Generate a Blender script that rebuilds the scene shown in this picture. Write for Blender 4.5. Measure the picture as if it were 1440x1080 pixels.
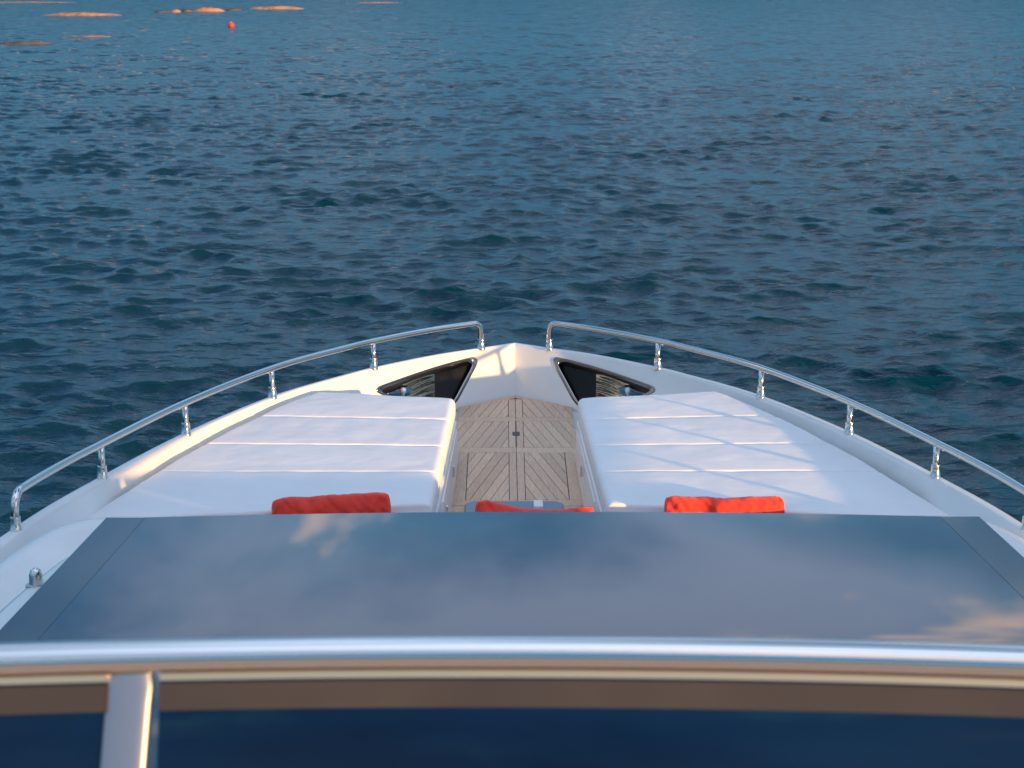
import bpy, bmesh, math, random
import numpy as np
from mathutils import Vector, Matrix, noise as mnoise
R = math.radians
random.seed(7); rng = np.random.default_rng(11)
scn = bpy.context.scene
for o in list(bpy.data.objects): bpy.data.objects.remove(o)

# ------------------------------------------------------------------ camera
H = 5.1                       # eye height above the sea
F = 2800.0                    # focal length in pixels of the 1440 wide photo
PIT = math.atan(600 / F)
YAW = math.atan(13 / F)
cam = bpy.data.cameras.new('camera'); camo = bpy.data.objects.new('camera', cam)
scn.collection.objects.link(camo)
camo.location = (0, 0, H); camo.rotation_euler = (math.pi / 2 - PIT, 0, -YAW)
cam.sensor_width = 36; cam.lens = F / 1440 * 36
cam.clip_start = 0.05; cam.clip_end = 60000
cam.dof.use_dof = True; cam.dof.focus_distance = 11.3; cam.dof.aperture_fstop = 9.0
scn.camera = camo

# ------------------------------------------------------------------ sky, sun, exposure
SUN_EL, SUN_AZ = R(5.0), R(135)          # azimuth from +Y towards +X: behind, to starboard
SUN_DIR = Vector((math.sin(SUN_AZ) * math.cos(SUN_EL), math.cos(SUN_AZ) * math.cos(SUN_EL), math.sin(SUN_EL)))
w = bpy.data.worlds.new('World'); scn.world = w; w.use_nodes = True
nt = w.node_tree; N = nt.nodes; L = nt.links
for n in list(N): N.remove(n)
def nd(t, **k):
    n = N.new(t)
    for a, v in k.items(): setattr(n, a, v)
    return n
def mth(op, a, b=None):
    n = nd('ShaderNodeMath', operation=op)
    for i, v in enumerate((a, b)):
        if v is None: continue
        if isinstance(v, (int, float)): n.inputs[i].default_value = v
        else: L.new(v, n.inputs[i])
    return n.outputs[0]
sky = nd('ShaderNodeTexSky', sky_type='NISHITA', sun_disc=False)
sky.sun_elevation = SUN_EL; sky.sun_rotation = SUN_AZ
sky.air_density = 1.0; sky.dust_density = 0.3; sky.ozone_density = 4.0
tc = nd('ShaderNodeTexCoord'); sp = nd('ShaderNodeSeparateXYZ'); L.new(tc.outputs['Generated'], sp.inputs[0])
zz = mth('ADD', mth('MAXIMUM', sp.outputs[2], 0.0), 0.12)
cb = nd('ShaderNodeCombineXYZ'); L.new(mth('DIVIDE', sp.outputs[0], zz), cb.inputs[0]); L.new(mth('DIVIDE', sp.outputs[1], zz), cb.inputs[1])
def cloud(off):
    mp = nd('ShaderNodeMapping'); L.new(cb.outputs[0], mp.inputs[0]); mp.inputs['Location'].default_value = off; mp.inputs['Scale'].default_value = (-1, 1, 1)
    nz = nd('ShaderNodeTexNoise'); L.new(mp.outputs[0], nz.inputs['Vector'])
    nz.inputs['Scale'].default_value = 1.25; nz.inputs['Detail'].default_value = 7; nz.inputs['Roughness'].default_value = 0.52
    nz.inputs['Distortion'].default_value = 0.35
    return nz.outputs['Fac']
base_off = Vector((-4.9, 1.5, 0.0))
c0 = cloud(base_off); c1 = cloud(base_off + Vector((-0.09, -0.09, 0)))
low = nd('ShaderNodeMapRange', interpolation_type='SMOOTHSTEP'); L.new(sp.outputs[2], low.inputs[0])     # cloud layers overlap towards the horizon
low.inputs[1].default_value = 0.0; low.inputs[2].default_value = 0.22; low.inputs[3].default_value = 0.26; low.inputs[4].default_value = 0.0
cov = nd('ShaderNodeMapRange', interpolation_type='SMOOTHSTEP'); L.new(mth('ADD', c0, low.outputs[0]), cov.inputs[0])
cov.inputs[1].default_value = 0.40; cov.inputs[2].default_value = 0.60
lit = nd('ShaderNodeMapRange'); L.new(mth('SUBTRACT', c0, c1), lit.inputs[0])
lit.inputs[1].default_value = 0.04; lit.inputs[2].default_value = 0.13
vd = nd('ShaderNodeVectorMath', operation='DOT_PRODUCT'); L.new(tc.outputs['Generated'], vd.inputs[0]); vd.inputs[1].default_value = SUN_DIR
glow = mth('POWER', mth('MAXIMUM', vd.outputs['Value'], 0.0), 14.0)
cmix = nd('ShaderNodeMix', data_type='RGBA'); L.new(mth('MINIMUM', mth('ADD', mth('MULTIPLY', lit.outputs[0], mth('MINIMUM', mth('MULTIPLY', sp.outputs[2], 4.0), 1.0)), mth('MULTIPLY', glow, .8)), 1.0), cmix.inputs[0])
cmix.inputs[7].default_value = (10.5, 7.0, 4.8, 1)
shade = nd('ShaderNodeMix', data_type='RGBA')
bank = nd('ShaderNodeMix', data_type='RGBA'); bank.inputs[6].default_value = (0.20, 0.98, 1.70, 1); bank.inputs[7].default_value = (0.55, 2.15, 3.45, 1)
be = nd('ShaderNodeMapRange', interpolation_type='SMOOTHSTEP'); L.new(sp.outputs[2], be.inputs[0]); be.inputs[2].default_value = 0.17; L.new(be.outputs[0], bank.inputs[0]); L.new(bank.outputs[2], shade.inputs[6])
shade.inputs[7].default_value = (9.0, 12.4, 16.6, 1)
el = nd('ShaderNodeMapRange', interpolation_type='SMOOTHSTEP'); L.new(sp.outputs[2], el.inputs[0]); el.inputs[1].default_value = 0.40; el.inputs[2].default_value = 0.95
L.new(el.outputs[0], shade.inputs[0])
grey = nd('ShaderNodeMix', data_type='RGBA'); grey.inputs[7].default_value = (2.5, 3.0, 4.3, 1); L.new(shade.outputs[2], grey.inputs[6])
gv = nd('ShaderNodeMapRange', interpolation_type='SMOOTHSTEP'); L.new(c1, gv.inputs[0]); gv.inputs[1].default_value = 0.40; gv.inputs[2].default_value = 0.62; gv.inputs[4].default_value = 0.9
ge = nd('ShaderNodeMapRange', interpolation_type='SMOOTHSTEP'); L.new(sp.outputs[2], ge.inputs[0]); ge.inputs[1].default_value = 0.17; ge.inputs[2].default_value = 0.30
L.new(mth('MULTIPLY', gv.outputs[0], ge.outputs[0]), grey.inputs[0]); L.new(grey.outputs[2], cmix.inputs[6])
fin = nd('ShaderNodeMix', data_type='RGBA'); L.new(mth('MULTIPLY', cov.outputs[0], 0.97), fin.inputs[0])
L.new(sky.outputs[0], fin.inputs[6]); L.new(cmix.outputs[2], fin.inputs[7])
bg = nd('ShaderNodeBackground'); bg.inputs[1].default_value = 0.10; L.new(fin.outputs[2], bg.inputs[0])
wo = nd('ShaderNodeOutputWorld'); L.new(bg.outputs[0], wo.inputs[0])

sun = bpy.data.lights.new('sun', 'SUN'); suno = bpy.data.objects.new('sun', sun); scn.collection.objects.link(suno)
sun.energy = 3.4; sun.angle = R(1.0); sun.color = (1.0, 0.55, 0.20)
suno.rotation_euler = (-SUN_DIR).to_track_quat('-Z', 'Y').to_euler(); suno.location = (20, -20, 20)
scn.view_settings.view_transform = 'Standard'; scn.view_settings.look = 'None'
scn.view_settings.exposure = 1.2; scn.view_settings.gamma = 1.0
scn.render.engine = 'CYCLES'; scn.cycles.use_denoising = True; scn.cycles.max_bounces = 8
scn.cycles.transparent_max_bounces = 12; scn.cycles.caustics_reflective = False; scn.cycles.sample_clamp_indirect = 6

# ------------------------------------------------------------------ helpers
def at(px, py, drop=None, zfun=None):
    """photo pixel -> point at a given height below the eye (or on z = zfun(y))"""
    a = (px - 720) / F; b = -(py - 540) / F
    d = Vector((a, math.cos(PIT) + b * math.sin(PIT), -math.sin(PIT) + b * math.cos(PIT)))
    d = Matrix.Rotation(-YAW, 3, 'Z') @ d
    if zfun is None: return Vector((0, 0, H)) + d * (drop / -d.z)
    t = 10.0
    for _ in range(40): t = (H - zfun(d.y * t)) / -d.z
    return Vector((0, 0, H)) + d * t
def project(P):
    v = Matrix.Rotation(YAW, 3, 'Z') @ (Vector(P) - Vector((0, 0, H)))
    dep = v.y * math.cos(PIT) - v.z * math.sin(PIT); up = v.y * math.sin(PIT) + v.z * math.cos(PIT)
    return 720 + F * v.x / dep, 540 - F * up / dep
def link(o, parent=None):
    scn.collection.objects.link(o)
    if parent is not None: o.parent = parent
    return o
def obj(name, V, Fc, mat, parent=None, smooth=True, recalc=False, autosmooth=None):
    me = bpy.data.meshes.new(name); me.from_pydata([tuple(v) for v in V], [], [tuple(f) for f in Fc])
    if recalc:
        bm = bmesh.new(); bm.from_mesh(me); bmesh.ops.remove_doubles(bm, verts=bm.verts, dist=1e-5)
        bmesh.ops.recalc_face_normals(bm, faces=bm.faces); bm.to_mesh(me); bm.free()
    me.polygons.foreach_set('use_smooth', [smooth] * len(me.polygons))
    if autosmooth is not None: me.set_sharp_from_angle(angle=R(autosmooth))
    if mat is not None: me.materials.append(mat)
    return link(bpy.data.objects.new(name, me), parent)
def tag(o, label=None, cat=None, group=None, kind=None):
    if label: o['label'] = label
    if cat: o['category'] = cat
    if group: o['group'] = group
    if kind: o['kind'] = kind
    return o
def empty(name, loc):
    o = bpy.data.objects.new(name, None); o.location = loc; scn.collection.objects.link(o); o.empty_display_size = .1
    return o
def grid_faces(nu, nv, wrap=False):
    f = []
    for i in range(nu - 1):
        for j in range(nv if wrap else nv - 1):
            k = (j + 1) % nv
            f.append((i * nv + j, i * nv + k, (i + 1) * nv + k, (i + 1) * nv + j))
    return f
def tube(path, rad, n=14, cap=True):
    P = [Vector(p) for p in path]; V = []; m = len(P)
    rads = rad if isinstance(rad, (list, tuple)) else [rad] * m
    t0 = (P[1] - P[0]).normalized(); ref = Vector((0, 0, 1)) if abs(t0.z) < .9 else Vector((1, 0, 0))
    u = t0.cross(ref).normalized()
    for i in range(m):
        t = (P[min(i + 1, m - 1)] - P[max(i - 1, 0)]).normalized()
        u = (u - t * u.dot(t)).normalized(); v = t.cross(u)
        for j in range(n):
            a = 2 * math.pi * j / n
            V.append(P[i] + (u * math.cos(a) + v * math.sin(a)) * rads[i])
    Fc = [tuple(reversed(f)) for f in grid_faces(m, n, True)]
    if cap: Fc += [tuple(range(n)), tuple(reversed(range((m - 1) * n, m * n)))]
    return V, Fc
def box_vf(x0, x1, y0, y1, z0, z1):
    V = [(x, y, z) for x in (x0, x1) for y in (y0, y1) for z in (z0, z1)]
    return V, [(0, 1, 3, 2), (4, 6, 7, 5), (0, 4, 5, 1), (2, 3, 7, 6), (0, 2, 6, 4), (1, 5, 7, 3)]
def bevel(o, wd, seg=2):
    m = o.modifiers.new('bevel', 'BEVEL'); m.width = wd; m.segments = seg; m.limit_method = 'ANGLE'
    return o
def prism(poly, z0fun, thick, ):
    """polygon in xy, top at z0fun(x, y), extruded down"""
    n = len(poly)
    V = [(x, y, z0fun(x, y)) for x, y in poly] + [(x, y, z0fun(x, y) - thick) for x, y in poly]
    Fc = [tuple(range(n)), tuple(reversed(range(n, 2 * n)))] + [(i, n + i, n + (i + 1) % n, (i + 1) % n) for i in range(n)]
    return V, Fc
def catmull(pts, per=12):
    P = [np.array(p, float) for p in pts]; P = [2 * P[0] - P[1]] + P + [2 * P[-1] - P[-2]]; out = []
    for i in range(1, len(P) - 2):
        for k in range(per):
            t = k / per; a, b, c, d = P[i - 1:i + 3]
            out.append(.5 * (2 * b + (c - a) * t + (2 * a - 5 * b + 4 * c - d) * t * t + (3 * b - a - 3 * c + d) * t ** 3))
    out.append(P[-2]); return np.array(out)
def resample(C, n=None, ss=None):
    d = np.r_[0, np.cumsum(np.linalg.norm(np.diff(C, axis=0), axis=1))]
    s = np.linspace(0, d[-1], n) if ss is None else np.asarray(ss) * d[-1]
    return np.stack([np.interp(s, d, C[:, k]) for k in range(C.shape[1])], 1)
def offset(C, dist):
    """offset an outline (h, y) inwards; dist scalar or per-point; clipped at the centre plane"""
    T = np.gradient(C, axis=0); T /= np.linalg.norm(T, axis=1)[:, None]
    Nn = np.stack([T[:, 1], -T[:, 0]], 1)      # outline runs bow -> stern on +h side; inward is -h / aft
    Q = C + Nn * np.asarray(dist).reshape(-1, 1) if np.ndim(dist) else C + Nn * dist
    k = np.argmax(Q[:, 0] > 0)
    if k > 0:
        a, b = Q[k - 1], Q[k]; t = -a[0] / (b[0] - a[0]); Q = np.vstack([a + (b - a) * t, Q[k:]])
    Q[0, 0] = 0
    return Q

# ------------------------------------------------------------------ materials
def mat(name, col, rough=.5, metal=0., spec=.5, ior=1.5, coat=0., coat_rough=.03):
    m = bpy.data.materials.new(name); m.use_nodes = True; b = m.node_tree.nodes['Principled BSDF']
    b.inputs['Base Color'].default_value = (*col, 1); b.inputs['Roughness'].default_value = rough
    b.inputs['Metallic'].default_value = metal; b.inputs['IOR'].default_value = ior
    b.inputs['Specular IOR Level'].default_value = spec
    b.inputs['Coat Weight'].default_value = coat; b.inputs['Coat Roughness'].default_value = coat_rough
    return m
def noise_col(m, c1, c2, scale, stretch=(1, 1, 1), detail=4, lo=.35, hi=.65, coord='Object'):
    t = m.node_tree; b = t.nodes['Principled BSDF']
    tcn = t.nodes.new('ShaderNodeTexCoord'); mp = t.nodes.new('ShaderNodeMapping'); nz = t.nodes.new('ShaderNodeTexNoise'); rp = t.nodes.new('ShaderNodeValToRGB')
    mp.inputs['Scale'].default_value = stretch
    t.links.new(tcn.outputs[coord], mp.inputs[0]); t.links.new(mp.outputs[0], nz.inputs['Vector'])
    nz.inputs['Scale'].default_value = scale; nz.inputs['Detail'].default_value = detail
    rp.color_ramp.elements[0].position = lo; rp.color_ramp.elements[1].position = hi
    rp.color_ramp.elements[0].color = (*c1, 1); rp.color_ramp.elements[1].color = (*c2, 1)
    t.links.new(nz.outputs['Fac'], rp.inputs[0]); t.links.new(rp.outputs[0], b.inputs['Base Color'])
    return rp
def bump(m, scale, strength, dist=.01, stretch=(1, 1, 1), detail=3, typ='noise'):
    t = m.node_tree; b = t.nodes['Principled BSDF']
    tcn = t.nodes.new('ShaderNodeTexCoord'); mp = t.nodes.new('ShaderNodeMapping'); mp.inputs['Scale'].default_value = stretch
    nz = t.nodes.new('ShaderNodeTexNoise'); nz.inputs['Scale'].default_value = scale; nz.inputs['Detail'].default_value = detail
    bp = t.nodes.new('ShaderNodeBump'); bp.inputs['Strength'].default_value = strength; bp.inputs['Distance'].default_value = dist
    t.links.new(tcn.outputs['Object'], mp.inputs[0]); t.links.new(mp.outputs[0], nz.inputs['Vector']); t.links.new(nz.outputs['Fac'], bp.inputs['Height'])
    prev = b.inputs['Normal'].links
    if prev: t.links.new(prev[0].from_socket, bp.inputs['Normal'])
    t.links.new(bp.outputs[0], b.inputs['Normal'])
M = {}
M['gel'] = mat('gelcoat', (.78, .77, .73), .22); noise_col(M['gel'], (.75, .75, .73), (.81, .81, .79), 2.2, detail=6); bump(M['gel'], 3, .04, .01)
M['vinyl'] = mat('vinyl', (.8, .8, .8), .55); noise_col(M['vinyl'], (.77, .77, .77), (.82, .82, .82), 3.0, detail=6)
bump(M['vinyl'], 420, .10, .001); bump(M['vinyl'], 7, .4, .012, detail=5)
M['steel'] = mat('polished_steel', (.68, .67, .64), .13, 1.0); bump(M['steel'], 30, .02, .002)
M['satin'] = mat('satin_steel', (.66, .66, .66), .24, 1.0); bump(M['satin'], 60, .04, .002, stretch=(.1, 1, 1))
M['brushed_sunlit'] = mat('brushed_steel_sunlit', (.80, .64, .42), .32, 1.0)  # plain stainless; the gold of the low sun is put into its colour
M['dark_steel'] = mat('dark_polished_steel', (.30, .29, .28), .16, 1.0)
M['post_steel'] = mat('post_steel', (.40, .42, .45), .36, 1.0)
M['gold_glint_steel'] = mat('gold_glint_steel', (.34, .29, .21), .14, 1.0)  # warm base colour stands in for the golden reflection on the ribbed plate
M['black'] = mat('black_rubber', (.012, .012, .013), .45)
M['caulk'] = mat('deck_caulk', (.07, .066, .062), .6)
M['dark_gloss'] = mat('dark_gloss', (.010, .009, .008), .22, spec=.25)
M['red'] = mat('red_fabric', (.68, .022, .012), .75); noise_col(M['red'], (.72, .026, .010), (.84, .042, .014), 14, detail=5)
bump(M['red'], 600, .2, .001); M['red'].node_tree.nodes['Principled BSDF'].inputs['Sheen Weight'].default_value = .25
M['roof_glass'] = mat('roof_glass', (.012, .014, .018), .03, spec=.75, ior=1.52, coat=.6, coat_rough=.02); bump(M['roof_glass'], .9, .05, .05, detail=1)
M['frit'] = mat('glass_border', (.032, .034, .032), .07, spec=.7, ior=1.52, coat=.4)
M['teak'] = []
for k in range(5):
    f = (.92, .96, 1., 1.04, 1.08)[k]; m = mat('teak', (.4, .3, .2), .62)
    noise_col(m, (.56 * f, .385 * f, .26 * f), (.68 * f, .485 * f, .34 * f), 26, stretch=(6, .45, 1), detail=7)
    bump(m, 60, .25, .002, stretch=(5, .4, 1)); M['teak'].append(m)
M['hatch'] = mat('hatch_acrylic', (.05, .13, .20), .15, spec=.6)
M['white_plastic'] = mat('white_plastic', (.75, .76, .77), .35)
M['rock'] = mat('shore_rock', (.45, .28, .17), .85); noise_col(M['rock'], (.33, .15, .075), (.52, .27, .145), 1.3, detail=7, coord='Object'); bump(M['rock'], 2.2, .8, .15, detail=6)
M['rock_dark'] = mat('dark_rock', (.08, .06, .05), .7); noise_col(M['rock_dark'], (.03, .025, .025), (.16, .11, .085), 1.2, detail=7); bump(M['rock_dark'], 2.2, .8, .15, detail=6)
M['rock_pale'] = mat('pale_rock', (.2, .13, .11), .8); noise_col(M['rock_pale'], (.10, .07, .06), (.30, .19, .16), 1.3, detail=7); bump(M['rock_pale'], 2.2, .8, .15, detail=6)
M['buoy'] = mat('buoy_plastic', (.72, .05, .02), .4); noise_col(M['buoy'], (.62, .04, .02), (.78, .07, .03), 5)
M['rope'] = mat('buoy_weed', (.06, .06, .03), .8)
M['frit_band'] = mat('windscreen_band', (.05, .04, .033), .35, spec=.5); noise_col(M['frit_band'], (.032, .029, .026), (.045, .040, .036), 4)
def tinted():
    m = bpy.data.materials.new('tinted_glass'); m.use_nodes = True; t = m.node_tree
    for n in list(t.nodes): t.nodes.remove(n)
    tr = t.nodes.new('ShaderNodeBsdfTransparent'); tr.inputs[0].default_value = (.15, .35, .49, 1)
    gl = t.nodes.new('ShaderNodeBsdfGlossy'); gl.inputs['Roughness'].default_value = .03
    fr = t.nodes.new('ShaderNodeFresnel'); fr.inputs[0].default_value = 1.5
    mx = t.nodes.new('ShaderNodeMixShader'); out = t.nodes.new('ShaderNodeOutputMaterial')
    t.links.new(fr.outputs[0], mx.inputs[0]); t.links.new(tr.outputs[0], mx.inputs[1]); t.links.new(gl.outputs[0], mx.inputs[2]); t.links.new(mx.outputs[0], out.inputs[0])
    return m
M['tint'] = tinted()
def water_mat():
    m = mat('sea_water', (.0003, .026, .045), .07, ior=1.333, spec=.20); t = m.node_tree; b = t.nodes['Principled BSDF']; b.inputs['Specular Tint'].default_value = (.18, .78, 1, 1)
    tcn = t.nodes.new('ShaderNodeTexCoord')
    def nz(scale, st, detail):
        mp = t.nodes.new('ShaderNodeMapping'); mp.inputs['Scale'].default_value = st; n = t.nodes.new('ShaderNodeTexNoise')
        n.inputs['Scale'].default_value = scale; n.inputs['Detail'].default_value = detail; n.inputs['Roughness'].default_value = .55
        t.links.new(tcn.outputs['Object'], mp.inputs[0]); t.links.new(mp.outputs[0], n.inputs['Vector']); return n.outputs['Fac']
    prev = None
    for scale, st, det, stg, dist in ((3.8, (.8, 1.25, 1), 4, .95, .055), (13, (.8, 1.2, 1), 3, .5, .012)):
        bp = t.nodes.new('ShaderNodeBump'); bp.inputs['Strength'].default_value = stg; bp.inputs['Distance'].default_value = dist
        t.links.new(nz(scale, st, det), bp.inputs['Height'])
        if prev: t.links.new(prev, bp.inputs['Normal'])
        prev = bp.outputs[0]
    # far off, where single waves can no longer be told apart, the relief carries on in the material
    ln = t.nodes.new('ShaderNodeVectorMath'); ln.operation = 'LENGTH'; t.links.new(tcn.outputs['Object'], ln.inputs[0])
    mr = t.nodes.new('ShaderNodeMapRange'); mr.inputs[1].default_value = 50; mr.inputs[2].default_value = 260; mr.inputs[3].default_value = 0.0; mr.inputs[4].default_value = 0.85
    t.links.new(ln.outputs['Value'], mr.inputs[0])
    bp = t.nodes.new('ShaderNodeBump'); bp.inputs['Distance'].default_value = .9; t.links.new(mr.outputs[0], bp.inputs['Strength'])
    t.links.new(nz(.85, (.75, 1.3, 1), 4), bp.inputs['Height']); t.links.new(prev, bp.inputs['Normal'])
    t.links.new(bp.outputs[0], b.inputs['Normal'])
    mr2 = t.nodes.new('ShaderNodeMapRange'); mr2.inputs[1].default_value = 40; mr2.inputs[2].default_value = 300; mr2.inputs[3].default_value = .07; mr2.inputs[4].default_value = .13
    t.links.new(ln.outputs['Value'], mr2.inputs[0]); t.links.new(mr2.outputs[0], b.inputs['Roughness'])
    return m
M['water'] = water_mat()

# ------------------------------------------------------------------ the sea: one sheet, waves as geometry
def build_sea():
    half = [20.0]; st = 40.0 / 520
    while half[-1] < 180: st *= 1.021; half.append(min(half[-1] + st, 180.0))
    half = np.array(half[1:])
    th = np.radians(np.r_[-half[::-1], np.linspace(-20, 20, 521), half])
    r = np.r_[np.linspace(2, 12, 30)[:-1], 12 * np.exp(np.linspace(0, math.log(330 / 12), 1240)), 330 * np.exp(np.linspace(0, math.log(30000 / 330), 60))[1:]]
    TH, RR = np.meshgrid(th, r); X = RR * np.sin(TH); Y = RR * np.cos(TH); Z = np.zeros_like(X)
    cell = np.maximum(np.gradient(r)[:, None] * np.ones_like(X), 0) * 0.7
    dth = np.gradient(th)[None, :] * RR
    cellm = np.maximum(cell, dth)
    DX = np.zeros_like(X); DY = np.zeros_like(X)
    nW = 96
    lam = np.exp(np.linspace(math.log(.24), math.log(7), nW)) * (1 + .03 * rng.standard_normal(nW))
    for lm in lam:
        ang = R(-100) + rng.normal(0, R(46)) if lm < 2 else R(-100) + rng.normal(0, R(24))
        slope = .265 * math.exp(-(math.log(lm / .66) / .90) ** 2) / math.sqrt(nW / 3.2)
        k = 2 * math.pi / lm; a = slope / k
        kx, ky = k * math.cos(ang), k * math.sin(ang); ph = rng.uniform(0, 2 * math.pi)
        wgt = np.clip((lm / cellm - 1.9) / 1.6, 0, 1)
        p = kx * X + ky * Y + ph
        s, c = np.sin(p), np.cos(p)
        Z += a * wgt * c; DX -= 1.15 * a * wgt * s * math.cos(ang); DY -= 1.15 * a * wgt * s * math.sin(ang)
    # gusts: rougher and calmer patches
    g = .92 + .16 * np.sin(X * .021 + 1.3 * np.sin(Y * .013)) * np.sin(Y * .027 + .8 + X * .008)
    for kx, ky, ph, am in ((.31, .47, .4, .12), (-.52, .38, 2.1, .12), (.83, .61, 4.0, .09), (-.22, .93, 5.2, .11), (1.15, -.35, 1.1, .08)):
        g = g + am * np.sin(kx * X + ky * Y + ph + .8 * np.sin(.19 * X - .27 * Y + ph))
    X = X + DX * g; Y = Y + DY * g; Z = Z * g
    V = np.stack([X, Y, Z], -1).reshape(-1, 3); nr, nc = len(r), len(th)
    I = np.arange(nr * nc).reshape(nr, nc)
    q = np.stack([I[:-1, :-1], I[:-1, 1:], I[1:, 1:], I[1:, :-1]], -1).reshape(-1, 4)[:, ::-1]
    me = bpy.data.meshes.new('water'); me.vertices.add(len(V)); me.vertices.foreach_set('co', V.ravel())
    me.loops.add(q.size); me.loops.foreach_set('vertex_index', q.ravel().astype(np.int32))
    me.polygons.add(len(q)); me.polygons.foreach_set('loop_start', np.arange(0, q.size, 4, dtype=np.int32)); me.polygons.foreach_set('loop_total', np.full(len(q), 4, np.int32))
    me.polygons.foreach_set('use_smooth', np.ones(len(q), bool)); me.update(calc_edges=True); me.validate()
    me.materials.append(M['water'])
    o = link(bpy.data.objects.new('water', me)); tag(o, 'dark blue rippled sea all round the yacht', 'sea', kind='structure')
build_sea()

# ------------------------------------------------------------------ the yacht
CX = 0.08                                     # centre plane of the boat
yacht = empty('yacht', (0, 0, 0))
tag(yacht, 'white motor yacht seen from its upper deck, teak walkway and steel bow rails', 'yacht')
GZ = H - 2.5                                  # gunwale top
OUT = catmull([(0, 13.0), (.20, 12.845), (.53, 12.585), (.87, 12.22), (1.06, 11.965), (1.43, 11.37), (1.80, 10.45), (2.07, 9.53), (2.265, 8.72), (2.40, 7.7), (2.5, 6.2), (2.55, 3), (2.5, -3), (2.35, -7.5)], 16)
OUT = resample(OUT, 420)
def deck_z(y): return H - (2.82 + (12.8 - max(min(y, 13.2), 9.0)) * .0565)
def ystrip(name, rows, m, parent=yacht, smooth=True, sharp=None):
    """rows: list of arrays (n,3) for the +h side -> two mirrored meshes' worth of faces per side"""
    res = []
    n = len(rows[0])
    for s in (-1, 1):
        V = [(CX + s * p[0], p[1], p[2]) for r_ in rows for p in r_]
        Fc = [f if s < 0 else tuple(reversed(f)) for f in grid_faces(len(rows), n)]
        res.append(obj(name, V, Fc, m, parent, smooth, autosmooth=sharp))
    return res
def wz(C, z): return np.c_[C, np.full(len(C), z)] if np.ndim(z) == 0 else np.c_[C, z]
NS = 360
seg = np.r_[np.linspace(0, 1.75, 240)[:-1], np.linspace(1.75, 21, 120)]       # arc length from the bow
def line(off, z):
    C = offset(OUT, off); d = np.r_[0, np.cumsum(np.linalg.norm(np.diff(C, axis=0), axis=1))]
    s = seg * d[-1] / seg[-1]; s[:240] = seg[:240]
    s = np.clip(s, 0, d[-1])
    return wz(np.stack([np.interp(s, d, C[:, 0]), np.interp(s, d, C[:, 1])], 1), z)
capw = np.interp(np.arange(len(OUT)), [0, 30, 120, 419], [.042, .046, .072, .08])
# rounded gunwale cap
prof = [(0.0, -.085), (0.0, -.022), (.003, -.010), (.010, -.002), (.018, 0.0), ('w', 0.0, -.016), ('w', -.002, -.007), ('w', -.010, 0.0), ('w', -.020, .006)]
rows = [line(p[0], GZ + p[1]) for p in prof[:5]]
for wdz, dn in ((-.0, -.016), (-.0015, -.006), (-.006, 0.0), (-.016, .007)): rows.append(line(capw + dn, GZ + wdz))
gunwale = ystrip('gunwale', rows, M['gel'])
# inner bulwark face with the hawse opening, outer hull with its own opening
NT = 46
inner_top = line(capw + .007, GZ - .016)
botoff = np.interp(OUT[:, 1], [6, 9.0, 9.6, 11.5, 12.3, 13], [.20, .19, .13, .14, .16, .155])
inner_bot = line(botoff, 0.0)
inner_bot[:, 2] = [deck_z(y) - .02 if y > 9.4 else H - 2.70 for y in inner_bot[:, 1]]
outer_top = line(0.0, GZ - .085); outer_bot = line(.17, H - 2.95)
Sfi = lambda i, t: Vector(inner_top[i]) * (1 - t) + Vector(inner_bot[i]) * t
# window outline: photo pixels of the port opening -> nearest parameters on the port inner face
pp = [[project((CX - P.x, P.y, P.z)) for P in (Sfi(i, j / (NT - 1)) for j in range(NT))] for i in range(240)]
pp = np.array(pp)
def param(px, py):
    d = (pp[..., 0] - px) ** 2 + (pp[..., 1] - py) ** 2; i, j = np.unravel_index(np.argmin(d), d.shape); return i, j / (NT - 1)
corner = [(524, 548), (676, 500.5), (636, 577), (590, 573)]
K = [param(*c) for c in corner]
def rounded(K, rad=.16, per=7):
    out = []
    n = len(K)
    P = [np.array((k[0] / 239 * 5.0, k[1])) for k in K]          # roughly metric-neutral units
    for i in range(n):
        a, b, c = P[i - 1], P[i], P[(i + 1) % n]
        ra = min(rad, .4 * np.linalg.norm(a - b)); rc = min(rad, .4 * np.linalg.norm(c - b))
        p0 = b + (a - b) / np.linalg.norm(a - b) * ra; p2 = b + (c - b) / np.linalg.norm(c - b) * rc
        for t in np.linspace(0, 1, per): out.append((1 - t) ** 2 * p0 + 2 * t * (1 - t) * b + t * t * p2)
    dense = []
    for i in range(len(out)):
        a, b = out[i], out[(i + 1) % len(out)]; m = max(1, int(np.linalg.norm(a - b) / .06))
        for k in range(m): dense.append(a + (b - a) * k / m)
    return np.array(dense)
HOLE = rounded(K, .30)
def inside(p, poly):
    x, y = p; c = False; n = len(poly)
    for i in range(n):
        x1, y1 = poly[i]; x2, y2 = poly[i - 1]
        if (y1 > y) != (y2 > y) and x < (x2 - x1) * (y - y1) / (y2 - y1) + x1: c = not c
    return c
def surf(top, bot, u, t):
    i = u / 5.0 * 239; i0 = int(min(max(math.floor(i), 0), 238)); f = i - i0
    a = Vector(top[i0]) * (1 - f) + Vector(top[i0 + 1]) * f; b = Vector(bot[i0]) * (1 - f) + Vector(bot[i0 + 1]) * f
    return a * (1 - t) + b * t
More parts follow.
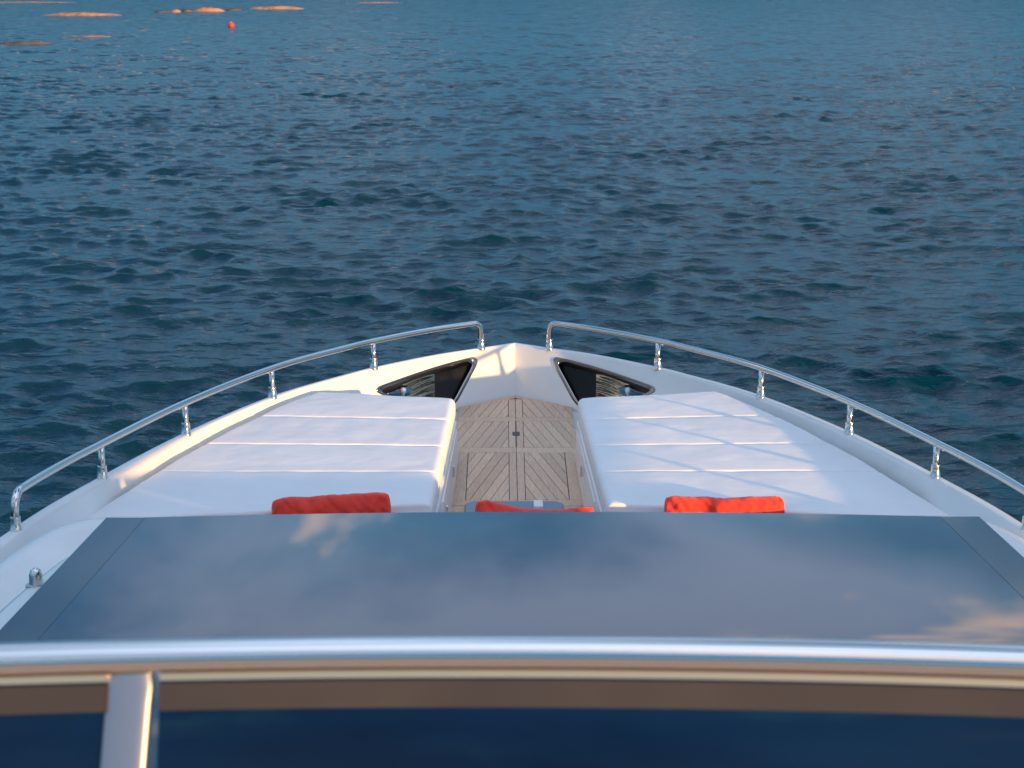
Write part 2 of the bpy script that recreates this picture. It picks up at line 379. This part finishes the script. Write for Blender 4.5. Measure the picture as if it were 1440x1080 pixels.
def holed(name, top, bot, flip):
    rws = [np.array(top) * (1 - t) + np.array(bot) * t for t in np.linspace(0, 1, NT)]
    n = len(top); keep = []
    for j in range(NT - 1):
        for i in range(n - 1):
            if i < 239 and inside(((i + .5) / 239 * 5.0, (j + .5) / (NT - 1)), HOLE): continue
            keep.append((j * n + i, j * n + i + 1, (j + 1) * n + i + 1, (j + 1) * n + i))
    for s in (-1, 1):
        V = [(CX + s * p[0], p[1], p[2]) for r_ in rws for p in r_]
        Fc = [f if (s < 0) != flip else tuple(reversed(f)) for f in keep]
        obj(name, V, Fc, M['gel'], yacht)
holed('bulwark_lining', inner_top, inner_bot, False)
holed('bow_plating', outer_top, outer_bot, True)
lower = [outer_bot] + [line(.17 + .55 * t ** .8, H - 2.95 - 2.45 * t) for t in (.25, .5, .75, 1.0)]
ystrip('hull', lower, M['gel'])
# hawse openings: steel frame, black lining, ribbed polished plate, two bollard heads
cen = HOLE.mean(0)
for s in (-1, 1):
    S3 = lambda P: Vector((CX + s * P[0], P[1], P[2]))
    def ring(scale, push):
        out = []
        for p in HOLE:
            q = cen + (p - cen) * scale
            a = surf(inner_top, inner_bot, *q); b = surf(outer_top, outer_bot, *q)
            out.append(S3(a + (b - a) * push))
        return out
    rings = [ring(1.04, -.02), ring(1.03, -.09), ring(1.0, -.12), ring(.945, -.07), ring(.925, .02), ring(.915, .16)]
    n = len(HOLE); V = [v for r_ in rings for v in r_]
    fr = obj('hawse_frame', V, grid_faces(len(rings), n, True), M['dark_steel'], yacht, recalc=True)
    rings = [ring(.925, .05), ring(.93, .5), ring(1.0, 1.02)]
    obj('lining', [v for r_ in rings for v in r_], grid_faces(3, n, True), M['black'], fr, recalc=True)
    # backing plates inside the opening
    us = np.linspace(HOLE[:, 0].min() - .05, HOLE[:, 0].max() + .05, 60)
    um = lambda f: HOLE[:, 0].min() + f * (HOLE[:, 0].max() - HOLE[:, 0].min())
    def plate(name, f0, f1, push, m, ribs=False):
        uu = np.linspace(0, 1, 60); tt = np.linspace(HOLE[:, 1].min() - .04, HOLE[:, 1].max() + .02, 60); V = []
        for g in uu:
            for t_ in tt:
                sl = (t_ - .5) * .9 if ribs else 0
                u_ = um(f0) + (um(f1) - um(f0)) * g - sl * g - (.12 * math.sin(t_ * 23) * g if ribs else 0)
                tc_ = min(max(t_, 0), 1); u_ = min(max(u_, 0), 4.99)
                a = surf(inner_top, inner_bot, u_, tc_); b = surf(outer_top, outer_bot, u_, tc_)
                pz = push + (.085 * math.sin(t_ * 62 - u_ * 7.0) * (.6 + .4 * math.sin(u_ * 5 + t_ * 9)) - .12 * math.sin(g * math.pi) if ribs else 0)
                V.append(S3(a + (b - a) * pz))
        return obj(name, V, grid_faces(60, 60), m, fr, recalc=True)
    plate('dark_plate', -.03, .44, .60, M['dark_gloss'])
    plate('ribbed_plate', .40, .62, .52, M['gold_glint_steel'], True)
    for px_, py_ in ((567, 541), (573, 554)):
        i_, t_ = param(px_, py_); u_ = i_ / 239 * 5.0
        c = S3(surf(inner_top, inner_bot, u_, t_) * .5 + surf(outer_top, outer_bot, u_, t_) * .5)
        V, Fc = tube([c + Vector((0, 0, z)) for z in (-.14, -.028, -.018, -.006, .008, .014, .016)], [.009, .009, .017, .020, .018, .010, .002], 16)
        obj('bollard', V, Fc, M['white_plastic'], fr)

# deck under everything
C = resample(offset(OUT, .155), 200); V = []
for i, (h, y) in enumerate(C):
    z = (deck_z(y) if y > 9.4 else H - 2.70) - .022; zi = z if y > 9.4 else H - 3.02; hi = max(h * .5, h - .38)
    V += [(CX - h, y, z), (CX - hi, y, z), (CX - hi * .98, y, zi), (CX, y, zi), (CX + hi * .98, y, zi), (CX + hi, y, z), (CX + h, y, z)]
obj('deck', V, [tuple(reversed(f)) for f in grid_faces(200, 7)], M['gel'], yacht, smooth=False)

# ---- teak walkway: every plank is a piece of its own on black caulk
def clip(poly, a, b, c):              # keep a*x + b*y <= c
    out = []
    for i in range(len(poly)):
        p, q = poly[i - 1], poly[i]; dp, dq = a * p[0] + b * p[1] - c, a * q[0] + b * q[1] - c
        if (dp <= 0) != (dq <= 0):
            t = dp / (dp - dq); out.append((p[0] + (q[0] - p[0]) * t, p[1] + (q[1] - p[1]) * t))
        if dq <= 0: out.append(q)
    return out
fy = lambda py: at(722, py, zfun=lambda y: deck_z(y)).y
TEAKW = .365
Y0 = 9.35; yC0 = fy(704); yC1 = fy(637.5); yB0 = fy(630); yB1 = fy(593); yA0 = fy(587.5)
bowC = offset(OUT, .158)
bow_y = lambda h: float(np.interp(abs(h), bowC[:, 0], bowC[:, 1]))
tz = lambda x, y: deck_z(y) + .004
ca = [(CX - TEAKW, Y0), (CX + TEAKW, Y0)] + [(CX + h, bow_y(h) - .006) for h in np.linspace(TEAKW, -TEAKW, 15)]
V, Fc = prism(ca, lambda x, y: deck_z(y) - .006, .008)
teak = obj('teak_deck', V, Fc, M['caulk'], yacht, smooth=False)
pc = [0]
def plank(poly, lift=0.0):
    if len(poly) < 3: return
    ar = .5 * sum(poly[i - 1][0] * poly[i][1] - poly[i][0] * poly[i - 1][1] for i in range(len(poly)))
    if abs(ar) < 2e-4: return
    if ar < 0: poly = poly[::-1]
    pc[0] += 1; dz = lift + random.uniform(-.0006, .0006)
    V, Fc = prism(poly, lambda x, y: tz(x, y) + dz, .009)
    obj('plank', V, Fc, random.choice(M['teak']), teak, smooth=False)
def rect(x0, x1, y0, y1): return [(x0, y0), (x1, y0), (x1, y1), (x0, y1)]
G = .0018
def field(region, s, ang, pitch):
    """diagonal planks filling a convex region on side s"""
    n = (math.cos(ang), s * math.sin(ang))      # across-plank direction for side s (x mirrored)
    n = (s * math.cos(ang), math.sin(ang))
    d = [n[0] * x + n[1] * y for x, y in region]; k = math.floor(min(d) / pitch)
    while k * pitch < max(d):
        p = clip(clip(region, -n[0], -n[1], -(k * pitch + G)), n[0], n[1], (k + 1) * pitch - G)
        plank(p); k += 1
KP, MB_ = .043, .075
for s in (-1, 1):
    X = lambda h: CX + s * h
    for (a, b, mg) in ((yC0, yC1, MB_), (yB0, yB1, .0)):
        plank(rect(X(.002), X(KP), a + G, b - G))
        if mg > .02: plank(rect(X(TEAKW - mg), X(TEAKW), a + G, b - G))
        field(rect(X(KP + .004), X(TEAKW - mg - (.005 if mg > .02 else -.0)), a + G, b - G), s, R(13), .056)
    plank(rect(X(.002), X(KP), yA0 + G, bow_y(KP) - .075))
    reg = [(X(KP + .004), yA0 + G), (X(TEAKW), yA0 + G), (X(TEAKW), bow_y(TEAKW) - .055), (X(KP + .004), bow_y(KP) - .06)]
    field(reg, s, R(13), .056)
    plank([(X(.002), bow_y(0) - .07), (X(TEAKW), bow_y(TEAKW) - .05), (X(TEAKW), bow_y(TEAKW) - .012), (X(.002), bow_y(0) - .012)])
    for (a, b) in ((yB1, yA0), (yC1, yB0), (yC0 - .10, yC0), (Y0, yC0 - .105)):
        plank(rect(X(.0015), X(TEAKW), a + .0015, b - .0015))
zc = lambda y: deck_z(y) + .005
slot = obj('hatch_slot', *prism(rect(CX - .004, CX + .004, yB0 + .02, yB1 - .01), lambda x, y: deck_z(y) + .0065, .004), M['black'], teak, smooth=False)
ym = .5 * (yB0 + yB1); obj('hatch_catch', *prism(rect(CX - .022, CX + .022, ym - .035, ym + .035), lambda x, y: deck_z(y) + .008, .004), M['black'], teak, smooth=False)
# deck hatch at the after end of the walkway
hy1 = fy(711.5); hp = []
for cx_, cy_, a0 in ((CX + .19, hy1 - .06, 0), (CX - .21, hy1 - .06, 90), (CX - .21, hy1 - .50, 180), (CX + .19, hy1 - .50, 270)):
    for k in range(6):
        a = R(a0 + 18 * k); hp.append((cx_ - .01 + .07 * math.cos(a), cy_ + .06 * math.sin(a)))
hatch = obj('deck_hatch', *prism(hp, lambda x, y: deck_z(y) + .03, .03), M['hatch'], yacht, smooth=False); bevel(hatch, .008)
lp = at(757, 711, zfun=lambda y: deck_z(y) + .035)
V, Fc = box_vf(lp.x - .026, lp.x + .026, lp.y - .08, lp.y + .05, deck_z(lp.y) + .025, deck_z(lp.y) + .055)
bevel(obj('hatch_latch', V, Fc, M['white_plastic'], hatch, smooth=False), .006)

# ---- sun pad bases and cushions
inx = lambda y: .355 + (11.4 - y) * .031
CH = .13
def ct(y): return H - 2.58 + (y - 9.33) * .029
padC = offset(OUT, .108)
hb = lambda y: float(np.interp(-y, -padC[:, 1], padC[:, 0]))
seams = [9.31, 9.86, 10.36, 10.91, None]
skew = [-.25, .012, .045, .08, None]
for s, side in ((-1, 'port'), (1, 'starboard')):
    # base: white locker under the cushions, wall leaning in towards the walkway
    ys = np.linspace(8.95, 11.37, 40); V = []
    for y in ys:
        zb = deck_z(y) - .01; zt = ct(y) - CH - .004
        V += [(CX + s * (inx(y) * .55 + .15), y, zb), (CX + s * (inx(y) - .004), y, zt - .006), (CX + s * (inx(y) + .004), y, zt), (CX + s * (hb(y) - .005), y, zt), (CX + s * (hb(y) - .01), y, zb)]
    Fc = grid_faces(40, 5, True) + [tuple(range(5)), tuple(range(195, 200))]
    base = obj('sun_pad_base', V, Fc, M['gel'], yacht, recalc=True, autosmooth=30)
    for y0, y1 in ((9.9, 10.62), (10.64, 11.3)):          # locker doors with catches
        q = []
        for y in (y0, y1):
            for f in (.12, .86):
                zb = deck_z(y); zt = ct(y) - CH - .01; xb = inx(y) * .55 + .15; x = xb + (inx(y) - .004 - xb) * f - .006
                q.append(Vector((CX + s * x, y, zb + (zt - zb) * f)))
        off = Vector((s * .006, 0, 0)); V = q + [p + off for p in q]
        d = obj('locker_door', V, [(0, 1, 3, 2), (4, 6, 7, 5), (0, 4, 5, 1), (2, 3, 7, 6), (0, 2, 6, 4), (1, 5, 7, 3)], M['gel'], base, smooth=False, recalc=True)
        c = (q[0] + q[1] + q[2] + q[3]) / 4 + Vector((0, -.3, 0.02))
        V, Fc = box_vf(c.x - .004, c.x + .004, c.y - .012, c.y + .012, c.z - .03, c.z + .03)
        obj('catch', V, Fc, M['satin'], d, smooth=False)
    labs = ['aftermost white sun pad cushion on the %s side, beside a red pillow',
            'second white sun pad cushion from the cabin on the %s side',
            'second white sun pad cushion from the bow on the %s side',
            'foremost white sun pad cushion on the %s side, under the bow opening']
    for k in range(4):
        nu, nv = 56, 34; V = []
        gap = .004
        for side_z in (0, 1):
            for i in range(nu):
                for j in range(nv):
                    # cosine spacing keeps the rolled edges well sampled
                    u = .5 - .5 * math.cos(math.pi * i / (nu - 1)); v = .5 - .5 * math.cos(math.pi * j / (nv - 1))
                    def edge(m, uu):
                        if seams[m] is None: return None
                        return seams[m] + skew[m] * uu
                    y0 = edge(k, u); 
                    h_in = 0
                    if k < 3: y1 = edge(k + 1, u)
                    else: y1 = 11.40 + .17 * u
                    y = y0 + gap + (y1 - y0 - 2 * gap) * v
                    h_out = hb(y) - .006; h_in = inx(y) + .004
                    h = h_in + (h_out - h_in) * u
                    dl = min((h - h_in), (h_out - h)); dv = min(y - y0 - gap, y1 - gap - y)
                    r = .015
                    def rollf(d, r): 
                        d = max(0, min(d, r)); return r - math.sqrt(max(0, r * r - (r - d) ** 2))
                    rr = .034
                    z = ct(y) - rollf(dl, rr) - rollf(dv, r)
                    z += .006 * (math.sin(math.pi * v) ** .6) * (math.sin(math.pi * u) ** .4) - .006
                    z += .0035 * mnoise.noise(Vector((h * 5, y * 5, s * 3 + k))) + .0015 * mnoise.noise(Vector((h * 17, y * 17, s)))
                    if side_z: z = ct(y) - CH + rollf(dl, .02)
                    V.append((CX + s * h, y, z))
        f1 = grid_faces(nu, nv); m = nu * nv
        f2 = [tuple(m + q for q in reversed(f)) for f in f1]
        bd = [i * nv for i in range(nu)] + [(nu - 1) * nv + j for j in range(1, nv)] + [i * nv + nv - 1 for i in range(nu - 2, -1, -1)] + [j for j in range(nv - 2, 0, -1)]
        f3 = [(bd[i], bd[(i + 1) % len(bd)], m + bd[(i + 1) % len(bd)], m + bd[i]) for i in range(len(bd))]
        cu = obj('sun_pad_cushion', V, f1 + f2 + f3, M['vinyl'], None, recalc=True, autosmooth=50)
        tag(cu, labs[k] % side, 'cushion', 'white cushions of the two sun pads')

# ---- sofa in front of the cabin (carries the pillows)
V, Fc = box_vf(CX - 1.75, CX + 1.75, 8.12, 9.29, H - 3.0, H - 2.87); bevel(obj('sofa_seat', V, Fc, M['vinyl'], yacht, smooth=False), .03, 3)
V, Fc = box_vf(CX - 1.70, CX + 1.70, 8.10, 8.22, H - 2.87, H - 2.62); bevel(obj('sofa_back', V, Fc, M['vinyl'], yacht, smooth=False), .03, 3)
for s in (-1, 1):
    V, Fc = box_vf(*sorted((CX + s * 1.78, CX + s * 2.02)), 8.35, 8.96, H - 2.95, H - 2.60); bevel(obj('sofa_arm', V, Fc, M['gel'], yacht, smooth=False), .03, 3)

# ---- red pillows
def pillow(cx, ty, topdrop, width, height, roll, lean, seed, label, sag=0.0, thick=.072):
    nu, nv = 64, 64; V = []
    for sd in (1, -1):
        for i in range(nu):
            for j in range(nv):
                u = -math.cos(math.pi * i / (nu - 1)); v = -math.cos(math.pi * j / (nv - 1))
                tu = max(0, 1 - abs(u) ** 3.2); tv = max(0, 1 - abs(v) ** 3.2)
                t = thick * (tu ** .42) * (tv ** .42) + .004
                ed = max(abs(u), abs(v))
                pin = 1 - .035 * (1 - abs(v)) * abs(u) ** 2
                x = .5 * width * u * (1 - .015 * (1 - v * v)); z = .5 * height * v * (1 - .02 * (1 - u * u) - .05 * u ** 12)
                rc = 1 - .045 * (u * u * v * v) ** 3; x *= rc; z *= rc
                q = Vector((u * 2.2 + seed, v * 2.2, sd * .5))
                wr = mnoise.noise(Vector((u * 9 + v * 5 + seed, v * 1.5 - u * .8, sd))) * .012 + mnoise.noise(Vector((u * 17 - v * 4 + seed, v * 3, sd * 2))) * .010
                y = sd * (t + wr * min(1, t / .02) + .007 * mnoise.noise(q))
                z += .006 * mnoise.noise(Vector((u * 3 + seed * 2, 1, 0))) * max(0, v) - sag * max(0, v) ** 2 * max(0, 1 - ((u - .15) / .95) ** 2)
                z += .004 * mnoise.noise(Vector((u * 14 + seed * 2, 4, 0))) * max(0, v)
                V.append(Vector((x, y, z)))
    f1 = grid_faces(nu, nv); m = nu * nv; f2 = [tuple(m + q for q in reversed(f)) for f in f1]
    Mx = Matrix.Translation((cx, ty, H - topdrop - height * .5)) @ Matrix.Rotation(R(lean), 4, 'X') @ Matrix.Rotation(R(roll), 4, 'Y')
    o = obj('pillow', V, f1 + f2, M['red'], None, recalc=True); o.matrix_world = Mx
    tag(o, label, 'pillow', 'red pillows along the cabin front'); return o
PY = 9.13
pillow((461 - 707) / 303, PY, 2.497, .575, .37, -3.4, -12, 1.3, 'red pillow leaning on the after end of the port sun pad')
pillow((751 - 707) / 303, PY - .02, 2.525, .575, .34, 2.0, -12, 5.1, 'sagging red pillow at the end of the teak walkway', sag=.035)
pillow((1027 - 707) / 303, PY, 2.500, .58, .37, -.5, -12, 9.7, 'bright orange red pillow leaning on the after end of the starboard sun pad', sag=.012)

# ---- bow rails: tube, posts and sockets
railC = offset(OUT, .034)
def rail_pt(y):
    return np.interp(-y, -railC[:, 1], railC[:, 0])
post_ys = {-1: [12.785, 12.15, 11.31, 10.40, 9.48, 8.57], 1: [12.785, 12.15, 11.31, 10.40, 9.48, 8.55, 7.62]}
RH = .168
for s in (-1, 1):
    post_y = post_ys[s]
    ys = np.r_[np.linspace(post_y[0], 12.0, 26), np.linspace(11.95, post_y[-1], 70)]
    top = [Vector((CX + s * rail_pt(y), y, GZ + RH)) for y in ys]
    def bend(p, q, rad=.055, n=8):           # from vertical leg at p into direction of q
        d = (q - p).normalized(); c = p + d * rad + Vector((0, 0, -rad)); out = []
        for k in range(n + 1):
            a = math.pi / 2 * k / n; out.append(c - d * rad * math.cos(a) + Vector((0, 0, rad * math.sin(a))))
        return out
    def fit(path, rad):
        p = path[0]; k = next(i for i in range(len(path)) if (path[i] - p).length > rad * 1.25)
        return bend(p, path[k], rad), path[k:]
    b0, rest = fit(top, .055); b1, rest2 = fit(rest[::-1], .075)
    path = [Vector((b0[0].x, b0[0].y, GZ + .03))] + b0 + rest2[::-1] + b1[::-1] + [Vector((b1[0].x, b1[0].y, GZ + .03))]
    rail = obj('bow_rail', *tube(path, .0192, 16), M['steel'], yacht)
    for k, y in enumerate(post_y):
        x = CX + s * rail_pt(y)
        if 0 < k < len(post_y) - 1:
            st = obj('rail_post', *tube([(x, y, GZ - .005), (x, y, GZ + RH)], .0162, 16), M['steel'], rail)
        V, Fc = tube([(x, y, GZ + z) for z in (-.01, .002, .004, .006, .05, .058, .0595, .060, .061)], [.028, .028, .027, .0255, .0235, .0235, .0230, .022, .017], 20)
        obj('post_socket', V, Fc, M['steel'], rail, autosmooth=35)

# ---- cabin roof: dark glass panel with border, white moulding round it
GX = .15; RG = H - 2.05
def ghalf(y): return 1.634 + (7.186 - y) * .066
gy1 = lambda u: 7.175 + .085 * (1 - u * u)
nu, nv = 61, 60; V = []
def roof_z(y, u): return RG - .02 * u * u * 0 - .10 * max(0, (5.95 - y)) ** 2 * .25
for i in range(nu):
    u = -1 + 2 * i / (nu - 1)
    for j in range(nv):
        f = j / (nv - 1); y = 3.6 + (gy1(u) - 3.6) * f
        V.append((GX + u * ghalf(y), y, roof_z(y, u)))
top = V; bot = [(x, y, z - .014) for x, y, z in V]; f1 = grid_faces(nu, nv); m = nu * nv
bd = [i * nv for i in range(nu)] + [(nu - 1) * nv + j for j in range(1, nv)] + [i * nv + nv - 1 for i in range(nu - 2, -1, -1)] + [j for j in range(nv - 2, 0, -1)]
f3 = [(bd[i], bd[(i + 1) % len(bd)], m + bd[(i + 1) % len(bd)], m + bd[i]) for i in range(len(bd))]
rg = obj('roof_glass', top + bot, f1 + [tuple(m + q for q in reversed(f)) for f in f1] + f3, M['roof_glass'], yacht, recalc=True, autosmooth=40)
for s in (-1, 1):
    V = []
    for j in range(nv):
        f = j / (nv - 1); y = 3.6 + (gy1(1) + .01 - 3.6) * f; hw = ghalf(y)
        for e in (0.0, .145): V.append((GX + s * (hw - e), y, roof_z(y, 1) + .0008))
    obj('glass_border', V, [f if s < 0 else tuple(reversed(f)) for f in grid_faces(nv, 2)], M['frit'], rg)
# moulding: stations from aft to the centre front, lines from glass edge outwards
ST = [
 [(1.76, 3.6, 2.085), (1.90, 3.6, 2.085), (1.94, 3.6, 2.15), (2.06, 3.6, 2.10), (2.16, 3.6, 2.24), (2.20, 3.6, 2.9)],
 [(1.66, 5.5, 2.085), (1.765, 5.5, 2.085), (1.80, 5.5, 2.16), (1.93, 5.6, 2.11), (2.07, 5.7, 2.26), (2.11, 5.7, 2.9)],
 [(1.62, 6.2, 2.085), (1.715, 6.25, 2.085), (1.75, 6.3, 2.18), (1.87, 6.5, 2.12), (2.03, 6.8, 2.28), (2.07, 6.8, 2.9)],
 [(1.58, 6.72, 2.085), (1.645, 6.75, 2.085), (1.67, 6.86, 2.19), (1.80, 7.05, 2.13), (2.00, 7.4, 2.30), (2.04, 7.45, 2.9)],
 [(1.54, 6.82, 2.085), (1.60, 6.84, 2.085), (1.62, 7.0, 2.20), (1.74, 7.35, 2.14), (1.90, 7.82, 2.32), (1.94, 7.9, 2.9)],
 [(1.48, 6.85, 2.085), (1.50, 6.88, 2.085), (1.50, 7.1, 2.22), (1.58, 7.55, 2.165), (1.68, 8.0, 2.34), (1.70, 8.08, 2.9)],
 [(1.2, 6.85, 2.085), (1.2, 6.9, 2.085), (1.2, 7.15, 2.24), (1.2, 7.6, 2.19), (1.2, 8.02, 2.36), (1.2, 8.1, 2.9)],
 [(.0, 6.85, 2.085), (.0, 6.9, 2.085), (.0, 7.18, 2.26), (.0, 7.62, 2.21), (.0, 8.04, 2.38), (.0, 8.1, 2.9)]]
KS = (1.10, 1.10, 1.14, 1.16, 1.10, 1.05)        # the moulding lies lower than the glass: slide each line down its own sight line
ST = [[((x + .11) * k - .11 - (.16 if i == 0 else 0), y * k, min(d * k + (.08 if i == 2 else 0), 2.85)) for i, ((x, y, d), k) in enumerate(zip(st, KS))] for st in ST]
for s in (-1, 1):
    V = []; rowsS = []
    lines = [catmull([st[k] for st in ST], 6) for k in range(6)]
    lines.insert(2, lines[1] + (lines[2] - lines[1]) * .10 + np.array((0, 0, .035)))
    for i in range(len(lines[0])):
        V_ = catmull([lines[k][i] for k in range(7)], 5)
        rowsS.append(V_)
    nn = len(rowsS[0])
    V = [(CX + .03 + s * p[0], p[1], H - p[2]) for r_ in rowsS for p in r_]
    obj('coachroof', V, [f if s < 0 else tuple(reversed(f)) for f in grid_faces(len(rowsS), nn)], M['gel'], yacht)
    # domed steel stud on the shelf
    sp_ = at(51, 823, 2.085 * 1.1); x = sp_.x if s < 0 else 2 * (CX + .03) - sp_.x
    V, Fc = tube([(x, sp_.y, H - 2.085 * 1.1 - .005 + z) for z in (-.01, .008, .010, .045, .062, .072, .076)], [.040, .040, .026, .025, .020, .010, .001], 18)
    obj('roof_stud', V, Fc, M['satin'], yacht, autosmooth=40)
# roof body under the glass
V, Fc = box_vf(GX - 1.55, GX + 1.55, 3.0, 6.9, H - 2.9, H - 2.075 - .25); obj('cabin', V, Fc, M['gel'], yacht, smooth=False)

# ---- upper deck and its windscreen
ws_y = lambda x: 2.105 - .085 * (x + .06) ** 2
TD = .772
tube_y = at(712, 919.5, TD).y
dy0 = tube_y - ws_y(0)
path = [Vector((x, ws_y(x) + dy0, H - TD - .0008 * (x > 9))) for x in np.linspace(-1.75, 1.75, 60)]
path = [path[0] + Vector((-.10, -.10, -.62))] + [path[0] + Vector((-.045 * k, -.03 * k, -.03 * k * k)) for k in (2.2, 1.5, .8)] + path + [path[-1] + Vector((.045 * k, -.03 * k, -.03 * k * k)) for k in (.8, 1.5, 2.2)] + [path[-1] + Vector((.10, -.10, -.62))]
M['mirror_steel'] = mat('mirror_steel', (.68, .67, .65), .045, 1.0)
screen = obj('windscreen_rail', *tube(path, .0205, 36), M['mirror_steel'], yacht)
def sheet(name, xs, d0, d1, m, parent, fwd=.0, thick=.008, rake=-.45, back=0):
    V = []
    for x in xs:
        for d, yy in ((d0, 0), (d1, 0)):
            V.append((x, ws_y(x) + dy0 + fwd + (d - TD) * rake, H - d))
    n = len(V); V += [(x, y + thick, z) for x, y, z in V]
    f1 = grid_faces(len(xs), 2); f = f1 + [tuple(n + q for q in reversed(g)) for g in f1]
    bd = [2 * i for i in range(len(xs))] + [2 * i + 1 for i in reversed(range(len(xs)))]
    f += [(bd[i], bd[(i + 1) % len(bd)], n + bd[(i + 1) % len(bd)], n + bd[i]) for i in range(len(bd))]
    return obj(name, V, f, m, parent, recalc=True, autosmooth=40)
POST_X = (180 - 707) / 1270
spans = [(-1.72, POST_X - .029), (POST_X + .029, 1.72)]
for a, b in spans:
    xs = np.linspace(a, b, 40)
    sheet('rail_channel', xs, TD + .0105, TD + .0220, M['brushed_sunlit'], screen, fwd=-.010, thick=.02, rake=-.30)
    gp = sheet('windscreen_pane', xs, TD + .0225, 1.42, M['tint'], yacht, fwd=-.004)
    sheet('pane_band', xs, TD + .0240, TD + .0515, M['frit_band'], gp, fwd=-.0095, thick=.004)
V = []
px0 = POST_X
ts = [0, .012, .022, .032, .05, .1, .2, .4, .6]
pth = [(px0 - .004 - .05 * t, ws_y(px0) + dy0 + .004 - t * .45, H - TD - t) for t in ts]
V = []; npst = 32
for k, (x_, y_, z_) in enumerate(pth):
    wf = (.62, .80, .96, 1.04, 1., 1., 1., 1., 1.)[k]
    for j in range(npst):
        a_ = 2 * math.pi * j / npst; ca_, sa_ = math.cos(a_), math.sin(a_)
        e_ = lambda c_: math.copysign(abs(c_) ** .5, c_)
        V.append((x_ + .0275 * wf * e_(ca_), y_ + .011 * e_(sa_) * .91, z_ + .011 * e_(sa_) * -.41))
post = obj('windscreen_post', V, grid_faces(len(pth), npst, True), M['post_steel'], yacht, recalc=True)
# moulding the screen stands on, upper deck floor, side coamings
def loft(name, rows, m, parent=yacht, smooth=True):
    V = [p for r_ in rows for p in r_]; return obj(name, V, grid_faces(len(rows), len(rows[0])), m, parent, smooth, recalc=True, autosmooth=35)
rows = []
for x in np.linspace(-1.9, 1.9, 24):
    y = ws_y(x) + dy0 - .30
    rows.append([(x, y - .05, H - 1.66), (x, y + .04, H - 1.40), (x, y + .30, H - 1.44), (x, y + 1.0, H - 1.80), (x, y + 1.55, H - 2.14), (x, y + 1.6, H - 2.6)])
loft('dashboard', rows, M['gel'])
V, Fc = box_vf(-2.0, 2.1, -6.0, 2.0, H - 1.75, H - 1.66); obj('upper_deck', V, Fc, M['teak'][2], yacht, smooth=False)
V, Fc = box_vf(-2.2, 2.3, -6.5, 3.2, H - 2.9, H - 1.76); obj('saloon', V, Fc, M['gel'], yacht, smooth=False)

# ------------------------------------------------------------------ far off: rocks awash and a mooring buoy
def rock(px0, px1, py, hpx, m, label, seed, name='low_rock', depth=.35, group=None):
    a, b = at(px0, py, H), at(px1, py, H); c = (a + b) / 2; lw = (b - a).length / 2
    ppm = F / c.y; hh = .60 * hpx / ppm; nu, nv = 60, 22; V = []
    ang = math.atan2(b.y - a.y, b.x - a.x)
    for i in range(nu):
        t = -1 + 2 * i / (nu - 1); wv = max(0.0, 1 - abs(t) ** 2.2) ** .7
        for j in range(nv):
            a_ = math.pi * j / (nv - 1)
            rr = 1 + .16 * mnoise.noise(Vector((t * lw * .8 + seed, math.cos(a_) * 1.5, math.sin(a_) * 1.5))) + .16 * mnoise.noise(Vector((t * lw * 3.5 + seed, math.cos(a_) * 4, math.sin(a_) * 4)))
            V.append((t * lw, math.cos(a_) * wv * lw * depth * rr, math.sin(a_) * wv * hh * rr * 1.05 - .12))
    o = obj(name, V, [tuple(reversed(f)) for f in grid_faces(nu, nv)], m, None, recalc=True)
    o.location = (c.x, c.y, 0); o.rotation_euler = (0, 0, ang)
    tag(o, label, 'rock', group or 'rocks awash far from the bow'); return o
rock(52, 178, 21.5, 9, M['rock'], 'long low orange rock awash beside the dark boulders', 1.0)
rock(345, 432, 12.5, 8.5, M['rock'], 'orange rock awash tapering away from the dark boulders', 2.7)
rock(212, 246, 17.5, 6, M['rock_dark'], 'flat blackish rock awash at the tail of the boulder row', 3.1)
rock(238, 256, 17.0, 8, M['rock'], 'smallest orange boulder awash against the flat blackish rock', 8.4, depth=.6)
rock(254, 272, 16.5, 9, M['rock_dark'], 'dark boulder awash between two orange boulders', 4.4, depth=.6)
rock(268, 318, 16.0, 11, M['rock'], 'bulky orange boulder awash, tallest of the row', 5.9, depth=.4)
rock(314, 344, 14.5, 6.5, M['rock_dark'], 'low dark boulder awash next to the tapering orange rock', 6.3)
rock(-20, 88, 62, 10, M['rock_dark'], 'thin dark reef barely awash, closer than the orange rocks', 7.7, depth=.12)
rock(82, 168, 52, 8, M['rock_pale'], 'thin pinkish reef trailing from the dark reef', 9.9, depth=.12)
rock(-60, 132, 3.5, 4, M['rock'], 'faint orange reef farthest out behind the orange rocks', 12.1, depth=.2)
rock(488, 575, 4.0, 4, M['rock'], 'faint pinkish reef alone, well clear of the boulder row', 14.2, depth=.2)
bc = at(325, 38.5, H); bz = F / bc.y; rad = 4.5 / bz
buoy = empty('mooring_buoy', (bc.x, bc.y, 0)); tag(buoy, 'small round red mooring buoy floating near the rocks', 'buoy')
V = []; nu, nv = 18, 24
for i in range(nu):
    for j in range(nv):
        a = math.pi * (i + .001) / (nu - 1 + .002); b = 2 * math.pi * j / nv
        V.append((rad * math.sin(a) * math.cos(b), rad * math.sin(a) * math.sin(b), rad * .62 + rad * math.cos(a) * 1.02))
obj('float', V, grid_faces(nu, nv, True), M['buoy'], buoy, recalc=True)
V, Fc = tube([(0, 0, rad * (.62 + z)) for z in (.95, 1.12, 1.18, 1.2)], [rad * .2, rad * .18, rad * .12, rad * .03], 12); obj('mooring_eye', V, Fc, M['satin'], buoy)
